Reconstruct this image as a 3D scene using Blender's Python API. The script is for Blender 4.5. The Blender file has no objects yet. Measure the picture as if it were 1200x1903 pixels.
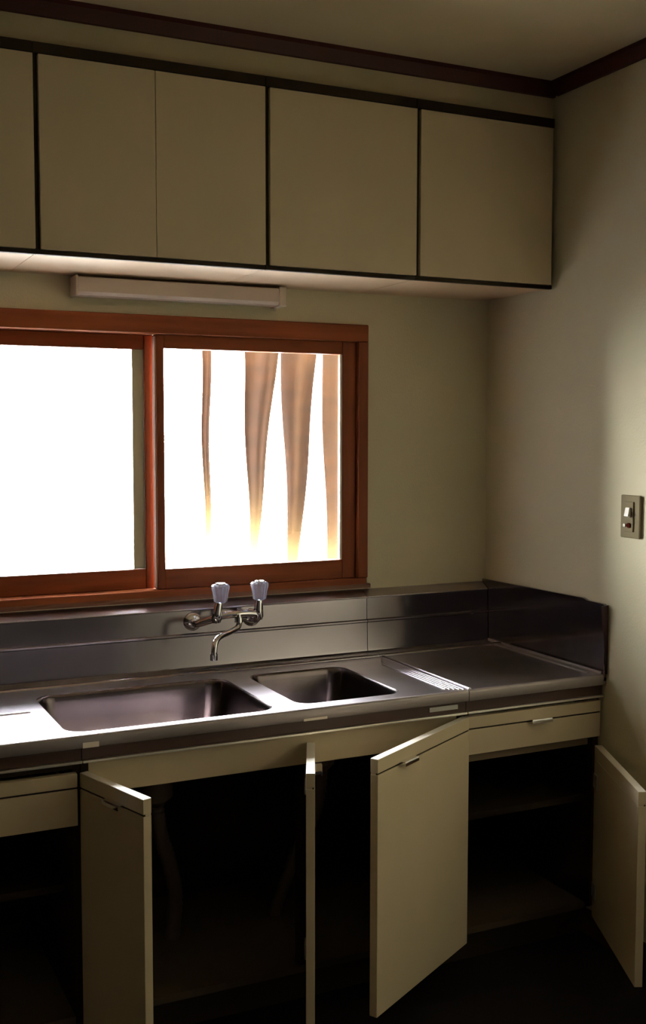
import bpy, bmesh, math, random
from mathutils import Vector, Matrix
random.seed(4)
S = bpy.context.scene
COL = S.collection

# ------------------------------------------------------------------ camera
cam_d = bpy.data.cameras.new('camera'); cam = bpy.data.objects.new('camera', cam_d); COL.objects.link(cam)
R_ = Vector((0.90186576, -0.43201527, 0.00097754)); U_ = Vector((0.03015032, 0.06519807, 0.99741675)); F_ = Vector((0.430963, 0.89950654, -0.07182531))
m = Matrix.Identity(4)
for i in range(3):
    m[i][0] = R_[i]; m[i][1] = U_[i]; m[i][2] = -F_[i]
m.translation = Vector((-2.12193, -3.15625, 1.5))
cam.matrix_world = m
cam_d.sensor_fit = 'VERTICAL'; cam_d.sensor_height = 36; cam_d.lens = 2075.01/1903*36
cam_d.clip_start = 0.05
S.camera = cam

# ------------------------------------------------------------------ world, light, exposure
W = bpy.data.worlds.new('world'); S.world = W; W.use_nodes = True
bg = W.node_tree.nodes['Background']
bg.inputs['Color'].default_value = (0.93, 0.97, 1.0, 1); bg.inputs['Strength'].default_value = 106.0
# daylight enters through the window over the sink (portal only guides sampling)
pd = bpy.data.lights.new('window_portal', 'AREA'); pd.shape = 'RECTANGLE'; pd.size = 1.4; pd.size_y = 0.82
pd.cycles.is_portal = True
po = bpy.data.objects.new('window_portal', pd); COL.objects.link(po)
po.location = (-1.16, 0.20, 1.42); po.rotation_euler = (math.radians(-90), 0, 0)
S.view_settings.view_transform = 'Standard'; S.view_settings.look = 'None'
S.view_settings.exposure = 0.0; S.view_settings.gamma = 1.0; S.view_settings.use_curve_mapping = False

# ------------------------------------------------------------------ materials
def mat(name, col, rough=0.6, metal=0.0, noise=None, bump=0.0, bscale=60, var=0.0, vscale=(3, 3, 3), vcol=None, spec=0.5, **kw):
    M = bpy.data.materials.new(name); M.use_nodes = True
    nt = M.node_tree; b = nt.nodes['Principled BSDF']
    b.inputs['Base Color'].default_value = (*col, 1); b.inputs['Roughness'].default_value = rough
    b.inputs['Metallic'].default_value = metal; b.inputs['Specular IOR Level'].default_value = spec
    for k, v in kw.items(): b.inputs[k].default_value = v
    tc = nt.nodes.new('ShaderNodeTexCoord')
    if vcol is not None:
        mp = nt.nodes.new('ShaderNodeMapping'); mp.inputs['Scale'].default_value = vscale
        nz = nt.nodes.new('ShaderNodeTexNoise'); nz.inputs['Scale'].default_value = 1; nz.inputs['Detail'].default_value = 6
        cr = nt.nodes.new('ShaderNodeValToRGB')
        cr.color_ramp.elements[0].position = 0.35; cr.color_ramp.elements[0].color = (*col, 1)
        cr.color_ramp.elements[1].position = 0.65; cr.color_ramp.elements[1].color = (*vcol, 1)
        nt.links.new(tc.outputs['Object'], mp.inputs[0]); nt.links.new(mp.outputs[0], nz.inputs[0])
        nt.links.new(nz.outputs[0], cr.inputs[0]); nt.links.new(cr.outputs[0], b.inputs['Base Color'])
    if bump:
        nb = nt.nodes.new('ShaderNodeTexNoise'); nb.inputs['Scale'].default_value = bscale; nb.inputs['Detail'].default_value = 4
        bp = nt.nodes.new('ShaderNodeBump'); bp.inputs['Strength'].default_value = bump; bp.inputs['Distance'].default_value = 0.002
        nt.links.new(tc.outputs['Object'], nb.inputs[0]); nt.links.new(nb.outputs[0], bp.inputs['Height']); nt.links.new(bp.outputs[0], b.inputs['Normal'])
    return M
WALL = mat('wallpaper', (.72, .64, .44), .85, vcol=(.69, .625, .42), vscale=(4, 4, 4), bump=.5, bscale=150, spec=.2)
CEIL = mat('ceiling_board', (.64, .52, .34), .9, vcol=(.60, .50, .32), vscale=(6, 6, 6), spec=.2)
PANEL = mat('dark_panelling', (.045, .028, .017), .6, vcol=(.03, .02, .012), vscale=(12, 12, 1))
EDGE = mat('painted_lit_edge', (.88, .82, .70), .28, spec=.8)  # window light on the door tops, put into a paler colour than the laminate
SOFF = mat('soffit_board', (.62, .50, .32), .8, vcol=(.50, .44, .27), vscale=(5, 5, 5), spec=.2)
LAM = mat('cream_laminate', (.64, .515, .345), .5, vcol=(.61, .505, .325), vscale=(8, 8, 3), bump=.1, bscale=300, spec=.35)
UNDER = mat('pale_board', (.66, .48, .31), .55)
LAMD = mat('dark_edge', (.03, .018, .008), .6, spec=.2)
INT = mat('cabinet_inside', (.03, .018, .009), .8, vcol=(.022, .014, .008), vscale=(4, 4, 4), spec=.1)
TRIM = mat('dark_red_trim', (.06, .012, .007), .55, spec=.3)
WOOD = mat('reddish_brown_wood', (.30, .078, .020), .5, spec=.2, vcol=(.19, .045, .012), vscale=(2, 25, 25), bump=.15, bscale=80)
WOODV = mat('reddish_brown_wood_upright', (.25, .064, .018), .5, spec=.2, vcol=(.18, .045, .012), vscale=(25, 25, 2), bump=.15, bscale=80)
ALU = mat('olive_aluminium', (.55, .50, .34), .5, metal=.3)
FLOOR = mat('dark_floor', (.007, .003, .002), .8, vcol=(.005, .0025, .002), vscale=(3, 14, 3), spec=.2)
STEEL = mat('brushed_stainless_steel', (.54, .49, .53), .30, metal=1.0, vcol=(.46, .415, .44), vscale=(1.5, 9, 5), bump=.06, bscale=25)
STEELS = mat('polished_splash_steel', (.38, .345, .37), .13, metal=1.0, vcol=(.30, .27, .29), vscale=(2.5, 9, 3), bump=.08, bscale=8)
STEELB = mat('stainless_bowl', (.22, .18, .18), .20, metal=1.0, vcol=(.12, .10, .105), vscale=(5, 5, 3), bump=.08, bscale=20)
STEELE = mat('steel_edge', (.38, .33, .32), .5, metal=.7)
CHROME = mat('chrome', (.85, .85, .88), .08, metal=1.0)
BROWN = mat('brown_strip', (.07, .03, .018), .5)
ALUP = mat('bright_aluminium', (.75, .70, .62), .35, metal=.8)
ACR = mat('clear_acrylic', (.86, .86, 1.0), .12, spec=.8, **{'Transmission Weight': .75, 'IOR': 1.49})
PLAST = mat('aged_white_plastic', (.62, .52, .42), .4)
PLASTL = mat('lamp_cover_plastic', (.60, .50, .42), .35)
SWI = mat('beige_switch_plastic', (.24, .195, .11), .8, spec=.1)
SWB = mat('pale_switch_button', (.62, .55, .42), .4)
RED = mat('dark_red_indicator', (.07, .010, .006), .9, spec=.0)
TAPE = mat('beige_tape', (.92, .80, .68), .7)
PLATE = mat('grey_name_plate', (.50, .48, .44), .4, metal=.3)
PIPE = mat('grey_brown_hose', (.10, .07, .05), .6)
RUB = mat('black_rubber', (.02, .02, .02), .7)
CLOTH = mat('brown_cloth', (.034, .019, .013), .95, vcol=(.024, .015, .0115), vscale=(9, 9, 30), spec=.0)
def fade_into_glare(M):
    """window glare put into the cloth: it turns see-through towards its lower end"""
    nt = M.node_tree; b = nt.nodes['Principled BSDF']; tc = nt.nodes.new('ShaderNodeTexCoord'); sp = nt.nodes.new('ShaderNodeSeparateXYZ')
    mr = nt.nodes.new('ShaderNodeMapRange'); mr.inputs['From Min'].default_value = .42; mr.inputs['From Max'].default_value = 0; mr.inputs['To Max'].default_value = 1
    pw = nt.nodes.new('ShaderNodeMath'); pw.operation = 'POWER'; pw.inputs[1].default_value = 2.5
    ml = nt.nodes.new('ShaderNodeMath'); ml.operation = 'MULTIPLY'; ml.inputs[1].default_value = .20
    t = nt.nodes.new('ShaderNodeBsdfTransparent'); t.inputs[0].default_value = (1, .8, .5, 1); x = nt.nodes.new('ShaderNodeMixShader')
    L = nt.links.new
    L(tc.outputs['Object'], sp.inputs[0]); L(sp.outputs[2], mr.inputs[0]); L(mr.outputs[0], pw.inputs[0]); L(pw.outputs[0], ml.inputs[0]); L(ml.outputs[0], x.inputs[0])
    L(b.outputs[0], x.inputs[1]); L(t.outputs[0], x.inputs[2]); L(x.outputs[0], nt.nodes['Material Output'].inputs[0])
fade_into_glare(CLOTH)  # overexposed glow imitated by fading out the lower cloth
EAVE = mat('weathered_eave', (.10, .08, .06), .8)
GROUND = mat('pale_gravel', (.6, .58, .55), .9, vcol=(.5, .48, .45), vscale=(20, 20, 20))

def glass_mat():
    M = bpy.data.materials.new('window_glass'); M.use_nodes = True; nt = M.node_tree
    nt.nodes.remove(nt.nodes['Principled BSDF'])
    t = nt.nodes.new('ShaderNodeBsdfTransparent'); g = nt.nodes.new('ShaderNodeBsdfGlossy'); g.inputs['Roughness'].default_value = .02
    f = nt.nodes.new('ShaderNodeFresnel'); f.inputs[0].default_value = 1.45; x = nt.nodes.new('ShaderNodeMixShader')
    nt.links.new(f.outputs[0], x.inputs[0]); nt.links.new(t.outputs[0], x.inputs[1]); nt.links.new(g.outputs[0], x.inputs[2])
    nt.links.new(x.outputs[0], nt.nodes['Material Output'].inputs[0]); return M
GLASS = glass_mat()

# ------------------------------------------------------------------ helpers
def B(): return bmesh.new()
def box(bm, x0, x1, y0, y1, z0, z1, bev=0.0, seg=2):
    t = bmesh.new(); bmesh.ops.create_cube(t, size=1)
    for v in t.verts: v.co = Vector(((x0+x1)/2+v.co.x*(x1-x0), (y0+y1)/2+v.co.y*(y1-y0), (z0+z1)/2+v.co.z*(z1-z0)))
    if bev: bmesh.ops.bevel(t, geom=t.edges[:], offset=bev, segments=seg, affect='EDGES', profile=.5)
    merge(bm, t); return bm
def merge(bm, t, mx=None):
    me = bpy.data.meshes.new('tmp'); t.to_mesh(me); t.free()
    if mx is not None: me.transform(mx)
    bm.from_mesh(me); bpy.data.meshes.remove(me)
def bx(*a, **k): return box(B(), *a, **k)
def prism(bm, pts, x0, x1, axis='x'):
    """extrude a closed profile (list of 2d points) along x, y or z"""
    def P(p, t): return {'x': (t, p[0], p[1]), 'y': (p[0], t, p[1]), 'z': (p[0], p[1], t)}[axis]
    t = bmesh.new(); a = [t.verts.new(P(p, x0)) for p in pts]; b = [t.verts.new(P(p, x1)) for p in pts]
    t.faces.new(a); t.faces.new(b[::-1]); n = len(pts)
    for i in range(n): t.faces.new((a[i], b[i], b[(i+1) % n], a[(i+1) % n]))
    bmesh.ops.recalc_face_normals(t, faces=t.faces[:]); merge(bm, t); return bm
def tube(bm, pts, r, n=16, cap=True):
    pts = [Vector(p) for p in pts]; rs = r if isinstance(r, (list, tuple)) else [r]*len(pts)
    t = bmesh.new(); rings = []; up = None
    for i, p in enumerate(pts):
        d = (pts[min(i+1, len(pts)-1)]-pts[max(i-1, 0)]).normalized()
        if up is None: up = Vector((0, 0, 1)) if abs(d.z) < .9 else Vector((1, 0, 0))
        s = d.cross(up).normalized(); up = s.cross(d).normalized()
        rings.append([t.verts.new(p+(s*math.cos(k*2*math.pi/n)+up*math.sin(k*2*math.pi/n))*rs[i]) for k in range(n)])
    for a, b in zip(rings, rings[1:]):
        for k in range(n): t.faces.new((a[k], a[(k+1) % n], b[(k+1) % n], b[k]))
    if cap: t.faces.new(rings[0]); t.faces.new(rings[-1])
    bmesh.ops.recalc_face_normals(t, faces=t.faces[:]); merge(bm, t); return bm
def smoothpath(pts, k=6):
    pts = [Vector(p) for p in pts]; out = []
    for i in range(len(pts)-1):
        p0, p1, p2, p3 = pts[max(i-1, 0)], pts[i], pts[i+1], pts[min(i+2, len(pts)-1)]
        for j in range(k):
            t = j/k
            out.append(.5*((2*p1)+(p2-p0)*t+(2*p0-5*p1+4*p2-p3)*t*t+(-p0+3*p1-3*p2+p3)*t**3))
    out.append(pts[-1]); return out
def obj(name, bm, material, parent=None, smooth=False, mx=None):
    me = bpy.data.meshes.new(name)
    bm.to_mesh(me); bm.free()
    if mx is not None: me.transform(mx)
    o = bpy.data.objects.new(name, me); COL.objects.link(o); me.materials.append(material)
    base = Vector((0, 0, 0))
    if parent is not None:
        base = Vector(parent['_w']); o.parent = parent
        me.transform(Matrix.Translation(-base)); o['_w'] = tuple(base)
    else:
        xs = [v.co for v in me.vertices]
        lo = Vector((min(c.x for c in xs), min(c.y for c in xs), min(c.z for c in xs))); hi = Vector((max(c.x for c in xs), max(c.y for c in xs), max(c.z for c in xs)))
        base = Vector(((lo.x+hi.x)/2, (lo.y+hi.y)/2, lo.z)); me.transform(Matrix.Translation(-base)); o.location = base; o['_w'] = tuple(base)
    if smooth:
        me.polygons.foreach_set('use_smooth', [True]*len(me.polygons))
        try: me.set_sharp_from_angle(angle=math.radians(40))
        except Exception: pass
    return o
def struct(name, bm, material, label=None, parent=None):
    o = obj(name, bm, material, parent)
    if parent is None:
        o['kind'] = 'structure'
        if label: o['label'] = label
    return o
def thing(name, label, cat, loc, group=None, kind=None):
    o = bpy.data.objects.new(name, None); COL.objects.link(o); o.location = loc; o['_w'] = tuple(loc); o.empty_display_size = .05
    o['label'] = label
    if kind: o['kind'] = kind
    else: o['category'] = cat
    if group: o['group'] = group
    return o
def tag(o, label, cat, group=None):
    o['label'] = label; o['category'] = cat
    if group: o['group'] = group
    return o

# ------------------------------------------------------------------ room shell
XL, YF, ZC = -3.9, -4.6, 2.548
WX0, WX1, WZ0, WZ1 = -1.861, -.459, 1.006, 1.835        # window casing outer
bm = B()
box(bm, XL-.12, WX0+.01, 0, .12, 0, ZC); box(bm, WX1-.01, .12, 0, .12, 0, ZC)
box(bm, WX0+.01, WX1-.01, 0, .12, 0, WZ0+.01); box(bm, WX0+.01, WX1-.01, 0, .12, WZ1-.01, ZC)
struct('wall_back', bm, WALL, 'cream papered kitchen wall with the window over the sink')
struct('wall_right', bx(0, .12, YF-.12, 0, 0, ZC), WALL, 'cream papered wall at the right end of the counter')
struct('wall_left', bx(XL-.12, XL, YF-.12, 0, 0, ZC), PANEL, 'dark brown panelled wall beyond the left edge of view')
struct('wall_front', bx(XL, 0, YF-.12, YF, 0, ZC), PANEL, 'dark brown panelled wall behind the viewer')
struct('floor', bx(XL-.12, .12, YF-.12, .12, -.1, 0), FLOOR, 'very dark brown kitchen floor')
struct('ceiling', bx(XL-.12, .12, YF-.12, .12, ZC, ZC+.1), CEIL, 'dim tan board ceiling')
struct('soffit', bx(XL, 0, -.335, 0, 2.440, ZC), SOFF, 'tan boxed-in strip between upper cabinets and ceiling')
struct('painted_shade_strip_right', bx(-.010, -.0003, YF, -.003, 0, .075), TRIM, 'dark red-brown strip added as painted shade along the foot of the right wall')  # dark strip added so the wall foot reads as deep shade
def crown(name, a, b, axis, label):
    bm = B(); z0, z1 = 2.506, ZC
    if axis == 'x': prism(bm, [(-.335, z0), (-.335, z1), (-.362, z1), (-.362, z1-.012), (-.350, z0+.006), (-.347, z0)], a, b, 'x')
    elif axis == 'y': prism(bm, [(0, z0), (0, z1), (-.027, z1), (-.027, z1-.012), (-.015, z0+.006), (-.012, z0)], a, b, 'y')
    struct(name, bm, TRIM, label)
crown('trim_1', XL, 0, 'x', 'dark red-brown ceiling moulding above the upper cabinets')
crown('trim_2', YF, -.362, 'y', 'dark red-brown ceiling moulding along the right wall')

# ------------------------------------------------------------------ window
win = thing('window_1', 'brown wooden sliding window over the sink', None, (-1.16, .05, WZ0), kind='structure')
bm = B()
box(bm, WX0, WX1, -.018, .12, 1.782, WZ1, bev=.003)
box(bm, WX0, WX1, -.012, .12, WZ0, 1.034, bev=.003)
obj('casing_rail', bm, WOOD, win)
bm = B()
box(bm, WX0, WX0+.034, -.018, .12, 1.034, 1.782, bev=.003); box(bm, WX1-.034, WX1, -.018, .12, 1.034, 1.782, bev=.003)
obj('casing_upright', bm, WOODV, win)
obj('sill', prism(B(), [(-.0145, 1.001), (-.0145, 1.008), (-.012, 1.014), (0, 1.014), (0, 1.001)], WX0-.02, WX1+.012), mat('sill_wood', (.20, .07, .03), .35, vcol=(.15, .05, .02), vscale=(2, 20, 20)), win)
def sash(x0, x1, y0, y1, gx0, gx1, gz0, gz1, left):
    f = B(); z0, z1 = 1.034, 1.782
    box(f, x0, gx0, y0, y1, z0, z1, bev=.003); box(f, gx1, x1, y0, y1, z0, z1, bev=.003)
    s = obj('sash', f, WOODV, win)
    r = B(); box(r, gx0, gx1, y0+.001, y1-.001, z0, gz0, bev=.002); box(r, gx0, gx1, y0+.001, y1-.001, gz1, z1, bev=.002)
    obj('sash_rail', r, WOOD, s)
    yc = (y0+y1)/2
    obj('pane', bx(gx0-.004, gx1+.004, yc-.002, yc+.002, gz0-.004, gz1+.004), GLASS, s)
    return s
sr = sash(-1.148, WX1-.034, .002, .036, -1.123, -.541, 1.094, 1.742, False)
sl = sash(WX0+.034, -1.142, .042, .076, -1.785, -1.172, 1.093, 1.739, True)
obj('glazing_bead', bx(-.549, -.5415, .004, .012, 1.095, 1.741), mat('pale_bead', (.7, .6, .5), .5), sr)
obj('painted_lit_stile_side', bx(-1.1515, -1.1482, .006, .030, 1.040, 1.776), mat('painted_stile_light', (.62, .42, .34), .6), sr)  # added strip; its pale pink stands for strong daylight on the stile side
obj('meeting_channel', bx(-1.206, -1.1725, .050, .066, 1.094, 1.739), ALU, sl)

# ------------------------------------------------------------------ outside
tag(obj('ground', bx(-9, 7, .12, 9, -.25, -.15), GROUND), 'pale overexposed ground outside the window', 'ground')['kind'] = 'structure'
del bpy.data.objects['ground']['category']
def tail(bm, x0t, x1t, x0b, x1b, zt, zb, y, amp, ph, n=10, k=24, wig=.004):
    """a hanging cloth tail, wider above, folded, real thickness"""
    t = bmesh.new(); G = []
    for j in range(k+1):
        v = j/k; z = zt+(zb-zt)*v; a = x0t+(x0b-x0t)*v; b = x1t+(x1b-x1t)*v
        row = []
        for i in range(n+1):
            u = i/n; s = math.sin(u*math.pi*2.2+ph+v*1.2)*amp*(b-a)/max(1e-4, (x1t-x0t))
            row.append((a+(b-a)*u+math.sin(v*9+ph)*wig, y+s, z))
        G.append(row)
    th = .004
    F1 = [[t.verts.new(c) for c in r] for r in G]; F2 = [[t.verts.new((c[0], c[1]+th, c[2])) for c in r] for r in G]
    for j in range(k):
        for i in range(n):
            t.faces.new((F1[j][i], F1[j][i+1], F1[j+1][i+1], F1[j+1][i])); t.faces.new((F2[j][i], F2[j+1][i], F2[j+1][i+1], F2[j][i+1]))
        t.faces.new((F1[j][0], F1[j+1][0], F2[j+1][0], F2[j][0])); t.faces.new((F1[j][n], F2[j][n], F2[j+1][n], F1[j+1][n]))
    for i in range(n):
        t.faces.new((F1[0][i], F2[0][i], F2[0][i+1], F1[0][i+1])); t.faces.new((F1[k][i], F1[k][i+1], F2[k][i+1], F2[k][i]))
    bmesh.ops.recalc_face_normals(t, faces=t.faces[:]); merge(bm, t)
for nm, a, lab in (
    ('hanging_cloth', (-.922, -.888, -.912, -.894, 1.83, 1.15, .25, .004, 0), 'thin brown cloth strip hanging outside, nearest the middle of the right pane'),
    ('hanging_cloth', (-.774, -.640, -.754, -.732, 1.83, 1.10, .25, .018, .5), 'pointed brown cloth tail outside the window, beside the thinnest strip'),
    ('hanging_cloth', (-.638, -.500, -.612, -.582, 1.83, 1.02, .26, .018, 2.2), 'widest brown cloth tail outside the right pane, tapering downward'),
    ('hanging_cloth', (-.492, -.36, -.468, -.36, 1.83, 1.00, .25, .012, 1.2), 'grey-brown straight cloth hanging outside at the right edge of the right pane')):
    bm = B(); tail(bm, *a)
    tag(obj(nm, bm, CLOTH, smooth=True), lab, 'cloth', 'cloth tails outside the window')
bm = B(); tube(bm, [(-1.25, .255, 1.835), (-.30, .255, 1.835)], .008)
for x in (-1.25, -.30): box(bm, x-.006, x+.006, .12, .262, 1.828, 1.842)
tag(obj('hanging_rod', bm, ALUP), 'thin rod outside the window head carrying the brown cloth tails', 'rod')

# ------------------------------------------------------------------ upper cabinets
def upper(x0, x1, splits, lab, seam):
    t = thing('upper_cabinet', lab, 'cabinet', ((x0+x1)/2, -.18, 1.933), 'upper cabinets above the window')
    bm = B()
    box(bm, x0, x0+.014, -.346, -.002, 1.948, 2.408); box(bm, x1-.014, x1, -.346, -.002, 1.948, 2.408)
    box(bm, x0+.014, x1-.014, -.346, -.002, 2.39, 2.408); box(bm, x0+.014, x1-.014, -.012, -.002, 1.948, 2.39)
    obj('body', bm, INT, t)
    b = B(); box(b, x0, x1, -.346, -.002, 1.934, 1.948, bev=.001)
    obj('underside_panel', b, UNDER, t)
    e = B(); box(e, x0, x1, -.360, -.346, 1.932, 1.943, bev=.001); box(e, x0, x1, -.362, -.336, 2.412, 2.438, bev=.001)
    for s in [x0+.0045, x1-.0045]: box(e, s-.0045, s+.0045, -.356, -.3462, 1.943, 2.412)
    obj('face_frame', e, LAMD, t)
    for a, c in splits:
        obj('door', bx(a, c, -.366, -.348, 1.944, 2.409, bev=.0015), LAM, t)
    return t
upper(-3.0, -1.561, [(-2.995, -2.68), (-2.675, -2.36), (-2.355, -1.99), (-1.979, -1.561)][:], 'cream upper cabinet at the far left, cut off by the picture edge', None)
upper(-1.5598, -.9532, [(-1.5485, -1.2565), (-1.2555, -.9545)], 'widest cream upper cabinet with a hairline seam, directly above the slim lamp', None)
upper(-.9520, -.4905, [(-.9415, -.4905)], 'cream upper cabinet with one plain door, second from the right wall', None)
upper(-.4893, -.012, [(-.4780, -.0190)], 'cream upper cabinet in the corner against the right wall', None)

# ------------------------------------------------------------------ lamp
lt = thing('strip_lamp', 'slim off-white fluorescent strip lamp under the upper cabinets above the window', 'lamp', (-1.08, 0, 1.873))
obj('housing', prism(B(), [(0, 1.880), (0, 1.928), (-.050, 1.928), (-.058, 1.915), (-.058, 1.900), (-.03, 1.880)], -1.388, -.775), PLAST, lt)
obj('cover', prism(B(), [(-.020, 1.8785), (-.020, 1.874), (-.066, 1.876), (-.073, 1.884), (-.071, 1.923), (-.0595, 1.927), (-.0595, 1.888), (-.050, 1.880)], -1.388, -.790), PLASTL, lt)
for a, b in ((-1.396, -1.3885), (-.7895, -.765)):
    obj('end_cap', bx(a, b, -.075, -.0005, 1.872, 1.929, bev=.003), PLAST, lt)
sc = obj('switch_cord', tube(B(), [(-.785, -.030, 1.8722), (-.785, -.030, 1.862)], .004), PLAST, lt)

# ------------------------------------------------------------------ wall switch
sw = thing('wall_switch', 'beige wall switch with a small dark red indicator on the right wall', 'switch', (0, -.725, 1.204))
obj('cover_plate', bx(-.009, -.0003, -.765, -.687, 1.204, 1.324, bev=.003), SWI, sw)
obj('mounting_bar', bx(-.0125, -.0092, -.742, -.708, 1.222, 1.306, bev=.001), SWI, sw)
obj('rocker', prism(B(), [(-.0127, 1.262), (-.0127, 1.290), (-.018, 1.289), (-.023, 1.266)], -.733, -.717, 'y'), SWB, sw)
rk = obj('indicator', tube(B(), [(-.0127, -.727, 1.240), (-.0155, -.727, 1.240)], .0070), RED, sw)
obj('toggle', tube(B(), [(-.0127, -.7130, 1.240), (-.019, -.7130, 1.240)], .0045), SWB, sw)

# ------------------------------------------------------------------ lower cabinets
YC = -.60; ZB = .085
def handle_local():
    bm = B(); prism(bm, [(0, -.004), (0, .004), (-.016, .005), (-.018, .002), (-.018, -.006), (-.0155, -.006), (-.0145, 0), (-.004, -.004)], -.034, .034, 'x'); return bm
def door(parent, hx, hy, ang, w, zt, hpos, zb=ZB, open_side=1, label=None):
    """hinged at (hx,hy); local +x runs from hinge to free edge, local outer face is -y*open_side"""
    M = Matrix.Translation((hx, hy, 0)) @ Matrix.Rotation(math.radians(ang), 4, 'Z')
    th = .021; s = open_side
    def yy(a, b): return (min(a*s, b*s), max(a*s, b*s))
    bm = B()
    zg = zt-.034
    y = yy(-th, 0); box(bm, 0, w, y[0], y[1], zb, zg-.0045, bev=.0012)
    box(bm, 0, w, y[0], y[1], zg, zt-.001, bev=.0008)
    y = yy(-th+.006, -.0005); box(bm, .001, w-.001, y[0], y[1], zg-.0045, zg)
    d = obj('door', bm, LAM, parent, mx=M)
    q = B(); y = yy(-th+.0004, -.0004); box(q, .0004, w-.0004, y[0], y[1], zt-.0009, zt); obj('painted_lit_top', q, EDGE, d, mx=M)  # pale cap added to imitate daylight along the top
    g = B(); y = yy(-th+.003, -th+.006); box(g, .001, w-.001, y[0], y[1], zg-.0045, zg); obj('finger_groove', g, LAMD, d, mx=M)
    h = handle_local()
    H = Matrix.Translation((hpos, -th*s, zg)) @ (Matrix.Identity(4) if s == 1 else Matrix.Scale(-1, 4, (0, 1, 0)))
    me = h; bmesh.ops.transform(me, matrix=H, verts=me.verts[:])
    if s != 1: bmesh.ops.reverse_faces(me, faces=me.faces[:])
    obj('handle', me, CHROME, d, mx=M)['label'] = 'small chrome pull clipped over the groove'
    for hz in (zb+.09, zt-.10):                                  # concealed hinges on the inner face
        y = yy(.0005, .006); q = B(); box(q, .012, .050, y[0], y[1], hz-.022, hz+.022, bev=.003)
        obj('hinge', q, ALUP, d, mx=M)
    return d
def carcass(x0, x1, t, mid=None, shelf=None, zt=.735):
    bm = B()
    box(bm, x0, x0+.018, YC, -.02, .10, zt); box(bm, x1-.018, x1, YC, -.02, .10, zt)
    box(bm, x0+.018, x1-.018, -.03, -.02, .10, zt)
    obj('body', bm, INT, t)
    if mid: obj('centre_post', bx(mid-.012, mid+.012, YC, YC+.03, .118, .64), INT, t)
    b = B(); box(b, x0+.018, x1-.018, YC, -.03, .098, .116); obj('bottom_board', b, mat('bottom_board', (.075, .05, .025), .7), t)
    k = B(); box(k, x0, x1, YC+.05, YC+.066, 0.001, .098); box(k, x0, x0+.016, YC+.066, -.02, .001, .098); box(k, x1-.016, x1, YC+.066, -.02, .001, .098); obj('toe_kick', k, LAMD, t)
    if shelf:
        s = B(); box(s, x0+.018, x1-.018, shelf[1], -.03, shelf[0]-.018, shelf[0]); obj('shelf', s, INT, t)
def topstrip(x0, x1, t):
    obj('brown_band', bx(x0, x1, -.615, -.598, .738, .768), BROWN, t)
    obj('bright_profile', bx(x0, x1, -.626, -.600, .7315, .7375, bev=.001), ALUP, t)
def drawer(t, x0, x1, z0, z1, hx=None):
    bm = B(); zg = z1-.032
    box(bm, x0, x1, YC-.021, YC-.001, z0, zg-.0045, bev=.0012); box(bm, x0, x1, YC-.021, YC-.001, zg, z1, bev=.0012); box(bm, x0+.001, x1-.001, YC-.015, YC-.0015, zg-.0045, zg)
    box(bm, x0+.02, x0+.03, YC-.001, -.12, z0+.01, z1-.02); box(bm, x1-.03, x1-.02, YC-.001, -.12, z0+.01, z1-.02); box(bm, x0+.03, x1-.03, YC-.001, -.12, z0+.01, z0+.016)
    d = obj('drawer', bm, LAM, t)
    obj('finger_groove', bx(x0+.001, x1-.001, YC-.018, YC-.015, zg-.0045, zg), LAMD, d)
    if hx is not None:
        h = handle_local(); bmesh.ops.translate(h, verts=h.verts[:], vec=(hx, YC-.021, zg)); obj('handle', h, CHROME, d)
    return d
# left cabinet
c1 = thing('base_cabinet', 'cream base cabinet with drawer over dark open compartment, at the left edge', 'cabinet', (-1.85, -.3, 0), 'base cabinets under the steel worktop')
carcass(-2.15, -1.527, c1, shelf=(.41, -.52)); topstrip(-2.15, -1.527, c1)
drawer(c1, -2.14, -1.538, .585, .708, -1.84)
obj('rail', bx(-2.132, -1.545, YC, YC+.018, .714, .7305), LAMD, c1)
door(c1, -2.145, YC-.003, -80, .58, .57, .50)
# sink cabinet
c2 = thing('sink_cabinet', 'wide cream sink base cabinet with three doors standing open under the two bowls', 'cabinet', (-1.0, -.3, 0), 'base cabinets under the steel worktop')
carcass(-1.525, -.472, c2, mid=-.95); topstrip(-1.525, -.472, c2)
obj('apron_panel', bx(-1.507, -.490, YC+.002, YC+.018, .648, .731, bev=.001), LAM, c2)
door(c2, -1.510, YC-.003, -72.5, .262, .706, .155)
# pipe beneath
# doors hinged on their right: mirror outer side
door(c2, -.944, YC-.003, -115.2, .262, .706, .12, open_side=-1)
door(c2, -.474, YC-.003, -149.7, .480, .722, .345, open_side=-1)
# right cabinet
c3 = thing('base_cabinet', 'narrow cream base cabinet in the corner, its door open beside the right wall', 'cabinet', (-.24, -.3, 0), 'base cabinets under the steel worktop')
carcass(-.470, -.022, c3, shelf=(.436, -.585)); topstrip(-.470, -.004, c3)
drawer(c3, -.466, -.012, .616, .722, -.230)
obj('rail', bx(-.452, -.040, YC, YC+.018, .590, .613), mat('rail_brown', (.20, .14, .08), .7), c3)
obj('filler_strip', bx(-.0215, -.002, YC, YC+.02, .10, .7305), BROWN, c3)
door(c3, -.016, YC-.003, -114.5, .426, .585, .33, zb=.07, open_side=-1)

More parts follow.
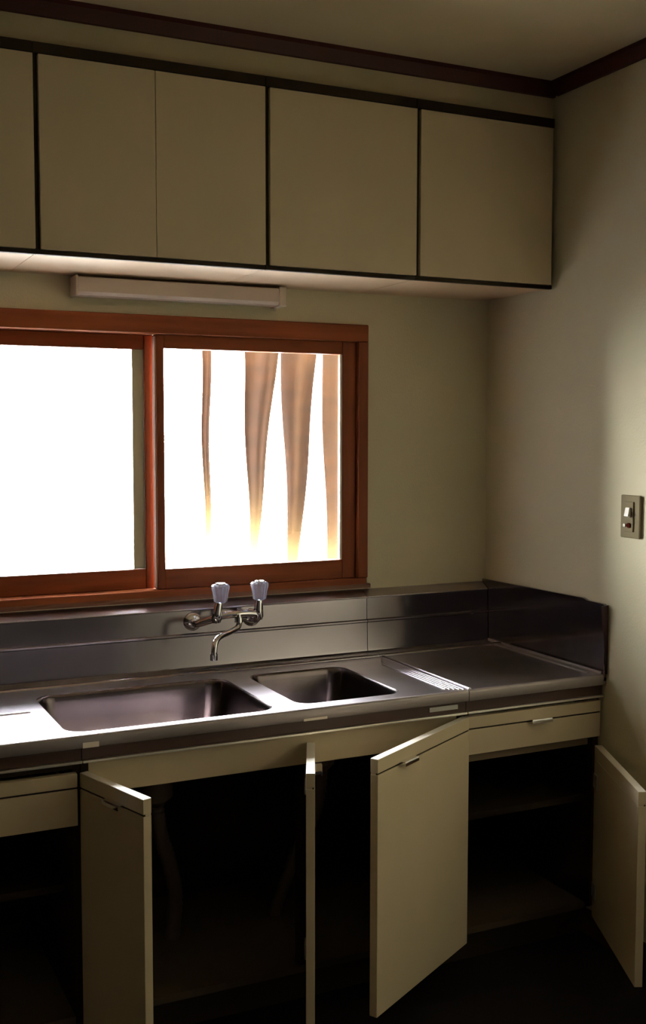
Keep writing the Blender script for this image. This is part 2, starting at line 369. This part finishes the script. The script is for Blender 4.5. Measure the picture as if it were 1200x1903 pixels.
# plumbing
pp = thing('drain_pipe', 'grey-brown drain hose in the dark cabinet below the large sink bowl', 'pipe', (-1.28, -.39, .116))
obj('trap_cup', tube(B(), [(-1.28, -.39, .640), (-1.28, -.39, .622), (-1.28, -.39, .60), (-1.28, -.39, .545), (-1.27, -.39, .53)], [.05, .05, .045, .045, .025], 24), PIPE, pp, smooth=True)
hp = smoothpath([(-1.28, -.39, .535), (-1.27, -.39, .45), (-1.24, -.37, .36), (-1.21, -.33, .25), (-1.21, -.30, .117)], 14)
obj('hose', tube(B(), hp, [.019+.0025*(i % 2) for i in range(len(hp))], 14), PIPE, pp, smooth=True)
pq = thing('drain_pipe', 'grey drain hose below the small sink bowl', 'pipe', (-.80, -.39, .116))
obj('trap_cup', tube(B(), [(-.80, -.39, .660), (-.80, -.39, .64), (-.80, -.39, .62), (-.80, -.39, .575), (-.80, -.39, .56)], [.04, .04, .035, .035, .02], 24), PIPE, pq, smooth=True)
hp = smoothpath([(-.80, -.39, .565), (-.81, -.38, .45), (-.86, -.34, .30), (-.90, -.28, .117)], 14)
obj('hose', tube(B(), hp, [.016+.0025*(i % 2) for i in range(len(hp))], 14), PIPE, pq, smooth=True)

# ------------------------------------------------------------------ steel worktops
ZT = .800; YE = -.632
def rr(x0, x1, y0, y1, r, n=8):
    out = []
    for cx, cy, a0 in ((x1-r, y1-r, 0), (x0+r, y1-r, 90), (x0+r, y0+r, 180), (x1-r, y0+r, 270)):
        for k in range(n+1):
            a = math.radians(a0+90*k/n); out.append((cx+r*math.cos(a), cy+r*math.sin(a)))
    return out
def top_with_holes(x0, x1, y0, y1, holes):
    t = bmesh.new()
    def loop(p):
        vs = [t.verts.new((a, b, ZT)) for a, b in p]; return [t.edges.new((vs[i], vs[(i+1) % len(vs)])) for i in range(len(vs))]
    ed = loop([(x0, y0), (x1, y0), (x1, y1), (x0, y1)])
    for h in holes: ed += loop(h)
    bmesh.ops.triangle_fill(t, edges=ed, use_beauty=True)
    bmesh.ops.recalc_face_normals(t, faces=t.faces[:])
    if sum(f.normal.z for f in t.faces) < 0: bmesh.ops.reverse_faces(t, faces=t.faces[:])
    return t
def bowl(x0, x1, y0, y1, r, depth, name, parent, dx, dy):
    t = bmesh.new(); rings = []
    prof = [(0, 0), (.002, .0005), (.005, .003), (.007, .008), (.009, .02), (.017, depth*.5), (.024, depth-.035), (.028, depth-.018), (.038, depth-.006), (.055, depth)]
    for o, d in prof:
        rings.append([t.verts.new((a, b, ZT-d)) for a, b in rr(x0+o, x1-o, y0+o, y1-o, r, 8)])
    nseg = len(rings[0])
    dr = .055
    cx, cy = dx, dy
    for k_, (rad, dd) in enumerate(((.0, 0),)):
        ring = []
        for (a, b) in rr(x0+.055, x1-.055, y0+.055, y1-.055, r, 8):
            an = math.atan2(b-cy, a-cx); ring.append(t.verts.new((cx+dr*math.cos(an), cy+dr*math.sin(an), ZT-depth-.004)))
        rings.append(ring)
    for a, b in zip(rings, rings[1:]):
        for k in range(nseg): t.faces.new((a[k], a[(k+1) % nseg], b[(k+1) % nseg], b[k]))
    bmesh.ops.recalc_face_normals(t, faces=t.faces[:])
    # give it thickness outward/down
    bmesh.ops.solidify(t, geom=t.faces[:], thickness=.001)
    o = obj(name, t, STEELB, parent, smooth=True)
    z = ZT-depth-.004
    q = B(); tube(q, [(cx, cy, z+.003), (cx, cy, z-.03)], [dr+.004, dr-.01], 32)
    obj('drain_basket', q, RUB, o)
    return o
def front_profile(x0, x1):
    # rolled front edge: rounded nose then vertical face
    p = []
    for k in range(7):
        a = math.radians(90+90*k/6); p.append((YE+.008+.008*math.cos(a), ZT-.008+.008*math.sin(a)))
    p += [(YE, .772), (YE+.002, .769), (YE+.014, .769), (YE+.014, ZT-.002), (YE+.010, ZT-.002)]
    return prism(B(), p, x0, x1)
wt = thing('sink_worktop', 'long stainless steel worktop with a large and a small sink bowl under the window', 'worktop', (-1.2, -.3, .769))
bigb = (-1.556, -1.022, -.602, -.200); smlb = (-.955, -.646, -.582, -.200)
SX0, SX1 = -2.15, -.4725
t = top_with_holes(SX0, SX1, YE+.008, -.125, [rr(*bigb, .05), rr(*smlb, .045)])
bmesh.ops.solidify(t, geom=t.faces[:], thickness=.001)
obj('top_sheet', t, STEEL, wt)
obj('front_edge', front_profile(SX0, SX1), STEELE, wt, smooth=True)
bowl(*bigb, .05, .155, 'large_bowl', wt, -1.28, -.39)
bowl(*smlb, .045, .135, 'small_bowl', wt, -.80, -.39)
def back_profile():
    # curb bead at the rear of the top, lower upright, crease, upper upright, top ledge to the wall
    pts = [(-.125, ZT)]
    for k in range(9):
        a = math.radians(180-180*k/8); pts.append((-.112+.012*math.cos(a), ZT+.007*math.sin(a)))
    pts += [(-.085, ZT), (-.048, ZT), (-.043, ZT+.003), (-.041, ZT+.010), (-.0385, .893), (-.0415, .896), (-.0415, .901), (-.0365, .904), (-.0345, .971), (-.001, .971), (-.001, .76), (-.12, .76)]
    return pts
obj('backsplash', prism(B(), back_profile(), SX0, SX1), STEELS, wt, smooth=True)
LEDGE = [(-.0352, .9712), (-.037, .9735), (-.0358, .976), (-.013, .989), (-.006, .9925), (-.001, .996), (-.001, .9712)]
obj('top_ledge', prism(B(), LEDGE, SX0, SX1), STEEL, wt)
# drainer ridges beside the seam on the right
for k in range(5):
    xr = -.4785-.0112*k
    pts = [(xr-.0052, ZT)]+[(xr+.0052*math.cos(math.radians(180-180*i/8)), ZT+.0030*math.sin(math.radians(180-180*i/8))) for i in range(1, 8)]+[(xr+.0052, ZT)]
    obj('drainer_ridge', prism(B(), pts, YE+.012+.006*k, -.150-.022*k, 'y'), STEEL, wt, smooth=True)
bm = B(); prism(bm, [(-.372, ZT), (-.369, ZT+.003), (-.364, ZT+.004), (-.359, ZT+.003), (-.356, ZT)], SX0, -1.595); obj('drainer_ridge', bm, STEEL, wt, smooth=True)
for a, b in ((-1.527, -1.489), (-.966, -.90)):
    obj('tape_piece', bx(a, b, YE-.0012, YE-.0002, .7695, .7825 if b < -1 else .776), TAPE, wt)['label'] = 'small beige tape piece on the steel front edge'
np_ = tag(obj('name_plate', bx(-.588, -.498, -.6175, -.6152, .7475, .7600, bev=.0005), PLATE), 'small grey metal name plate on the brown band left of the worktop seam', 'plate')

st = thing('stove_worktop', 'square stainless steel stove platform in the right corner with a tall side splash', 'worktop', (-.24, -.3, .769))
RX0, RX1 = -.4705, -.002
t = top_with_holes(RX0, RX1, YE+.008, -.125, [])
bmesh.ops.solidify(t, geom=t.faces[:], thickness=.001); obj('top_sheet', t, STEEL, st)
obj('front_edge', front_profile(RX0, RX1), STEELE, st, smooth=True)
bm = B(); prism(bm, back_profile(), RX0, -.014); obj('backsplash', bm, STEELS, st, smooth=True)
obj('top_ledge', prism(B(), LEDGE, RX0, -.014), STEEL, st)
# raised lip round the platform
bm = B()
def lip(xr, a, b): return prism(B(), [(xr-.005, ZT)]+[(xr+.005*math.cos(math.radians(180-180*i/8)), ZT+.005*math.sin(math.radians(180-180*i/8))) for i in range(1, 8)]+[(xr+.005, ZT)], a, b, 'y')
obj('raised_lip', lip(-.4635, YE+.010, -.13), STEEL, st, smooth=True)
obj('raised_lip', lip(-.043, YE+.030, -.13), STEEL, st, smooth=True)
# side splash: cove to an upright sheet, rounded shoulder near the front
pts = [(-.001, ZT-.02), (YE, ZT-.02), (YE, .992)]
for k in range(7):
    a = math.radians(180-90*k/6); pts.append((YE+.012+.012*math.cos(a), .992+.012*math.sin(a)))
pts += [(-.55, 1.005), (-.53, 1.010), (-.001, 1.004)]
bm = B(); prism(bm, pts, -.012, -.002, 'x')
obj('side_splash', bm, STEELS, st, smooth=False)
obj('side_cove', prism(B(), [(-.019, ZT), (-.016, ZT+.001), (-.0135, ZT+.003), (-.0125, ZT+.007), (-.0125, ZT)], YE+.010, -.04, 'y'), STEEL, st, smooth=True)
bm = B(); prism(bm, [(-.026, .999), (-.002, 1.002), (-.002, .800), (-.0045, .800)], YE-.004, YE-.0005, 'y'); obj('front_flange', bm, mat('dark_flange', (.06, .03, .03), .4, metal=.6), st)

# ------------------------------------------------------------------ mixer tap
tp = thing('mixer_tap', 'chrome two-handle mixer tap with clear faceted knobs on the splashback below the window', 'tap', (-.96, -.034, .93))
ZA = .938
for x, side in ((-1.055, -1), (-.868, 1)):
    e = B(); tube(e, [(x, -.036, ZA), (x, -.040, ZA), (x, -.048, ZA), (x, -.052, ZA)], [.026, .027, .020, .010], 28)
    obj('wall_flange', e, CHROME, tp, smooth=True)
    l = B(); x2 = -1.012 if side < 0 else -.880
    tube(l, smoothpath([(x, -.050, ZA), (x, -.075, ZA), ((x+x2)/2, -.100, ZA+.010), (x2, -.118, ZA+.020)], 5), .011, 16)
    obj('inlet_leg', l, CHROME, tp, smooth=True)
bd = B()
tube(bd, smoothpath([(-1.012, -.120, .960), (-.985, -.126, .966), (-.948, -.132, .968), (-.910, -.126, .966), (-.880, -.120, .960)], 4), .0105, 18)
obj('body', bd, CHROME, tp, smooth=True)
for x, y, tx in ((-1.012, -.122, .012), (-.880, -.120, .003)):
    h = B(); tube(h, [(x, y, .945), (x, y, .955), (x+tx*.4, y-.002, .985), (x+tx*.6, y-.003, .998), (x+tx*.6, y-.003, 1.006)], [.012, .016, .013, .011, .009], 20)
    hb = obj('valve', h, CHROME, tp, smooth=True)
    kx, ky = x+tx, y-.005
    k = bmesh.new(); rings = []; n = 20
    for z, r in ((1.004, .013), (1.007, .019), (1.030, .0225), (1.046, .0265), (1.053, .0265), (1.058, .022)):
        rings.append([k.verts.new((kx+math.cos(i*2*math.pi/n)*r*(1 if i % 2 else .90), ky+math.sin(i*2*math.pi/n)*r*(1 if i % 2 else .90), z)) for i in range(n)])
    for a, b in zip(rings, rings[1:]):
        for i in range(n): k.faces.new((a[i], a[(i+1) % n], b[(i+1) % n], b[i]))
    k.faces.new(rings[0][::-1]); k.faces.new(rings[-1])
    bmesh.ops.recalc_face_normals(k, faces=k.faces[:])
    kn = obj('knob', k, ACR, hb)
    c = B(); tube(c, [(kx, ky, 1.0585), (kx, ky, 1.0615), (kx, ky, 1.063)], [.015, .014, .008], 24); obj('knob_cap', c, CHROME, kn, smooth=True)
# drop from body then a swivelling S spout turned towards the large bowl
s = B(); tube(s, smoothpath([(-.948, -.134, .968), (-.948, -.138, .952), (-.949, -.142, .938), (-.962, -.155, .930), (-1.000, -.192, .927), (-1.040, -.232, .926), (-1.060, -.252, .918), (-1.068, -.260, .900), (-1.070, -.261, .874)], 6), .0085, 16)
sp = obj('spout', s, CHROME, tp, smooth=True)
obj('spout_collar', tube(B(), [(-.948, -.1375, .958), (-.9485, -.140, .944)], .0125, 20), CHROME, sp, smooth=True)
obj('aerator', tube(B(), [(-1.070, -.261, .882), (-1.070, -.261, .866)], .0105, 20), CHROME, sp, smooth=True)

for o in bpy.data.objects:
    if '_w' in o: del o['_w']
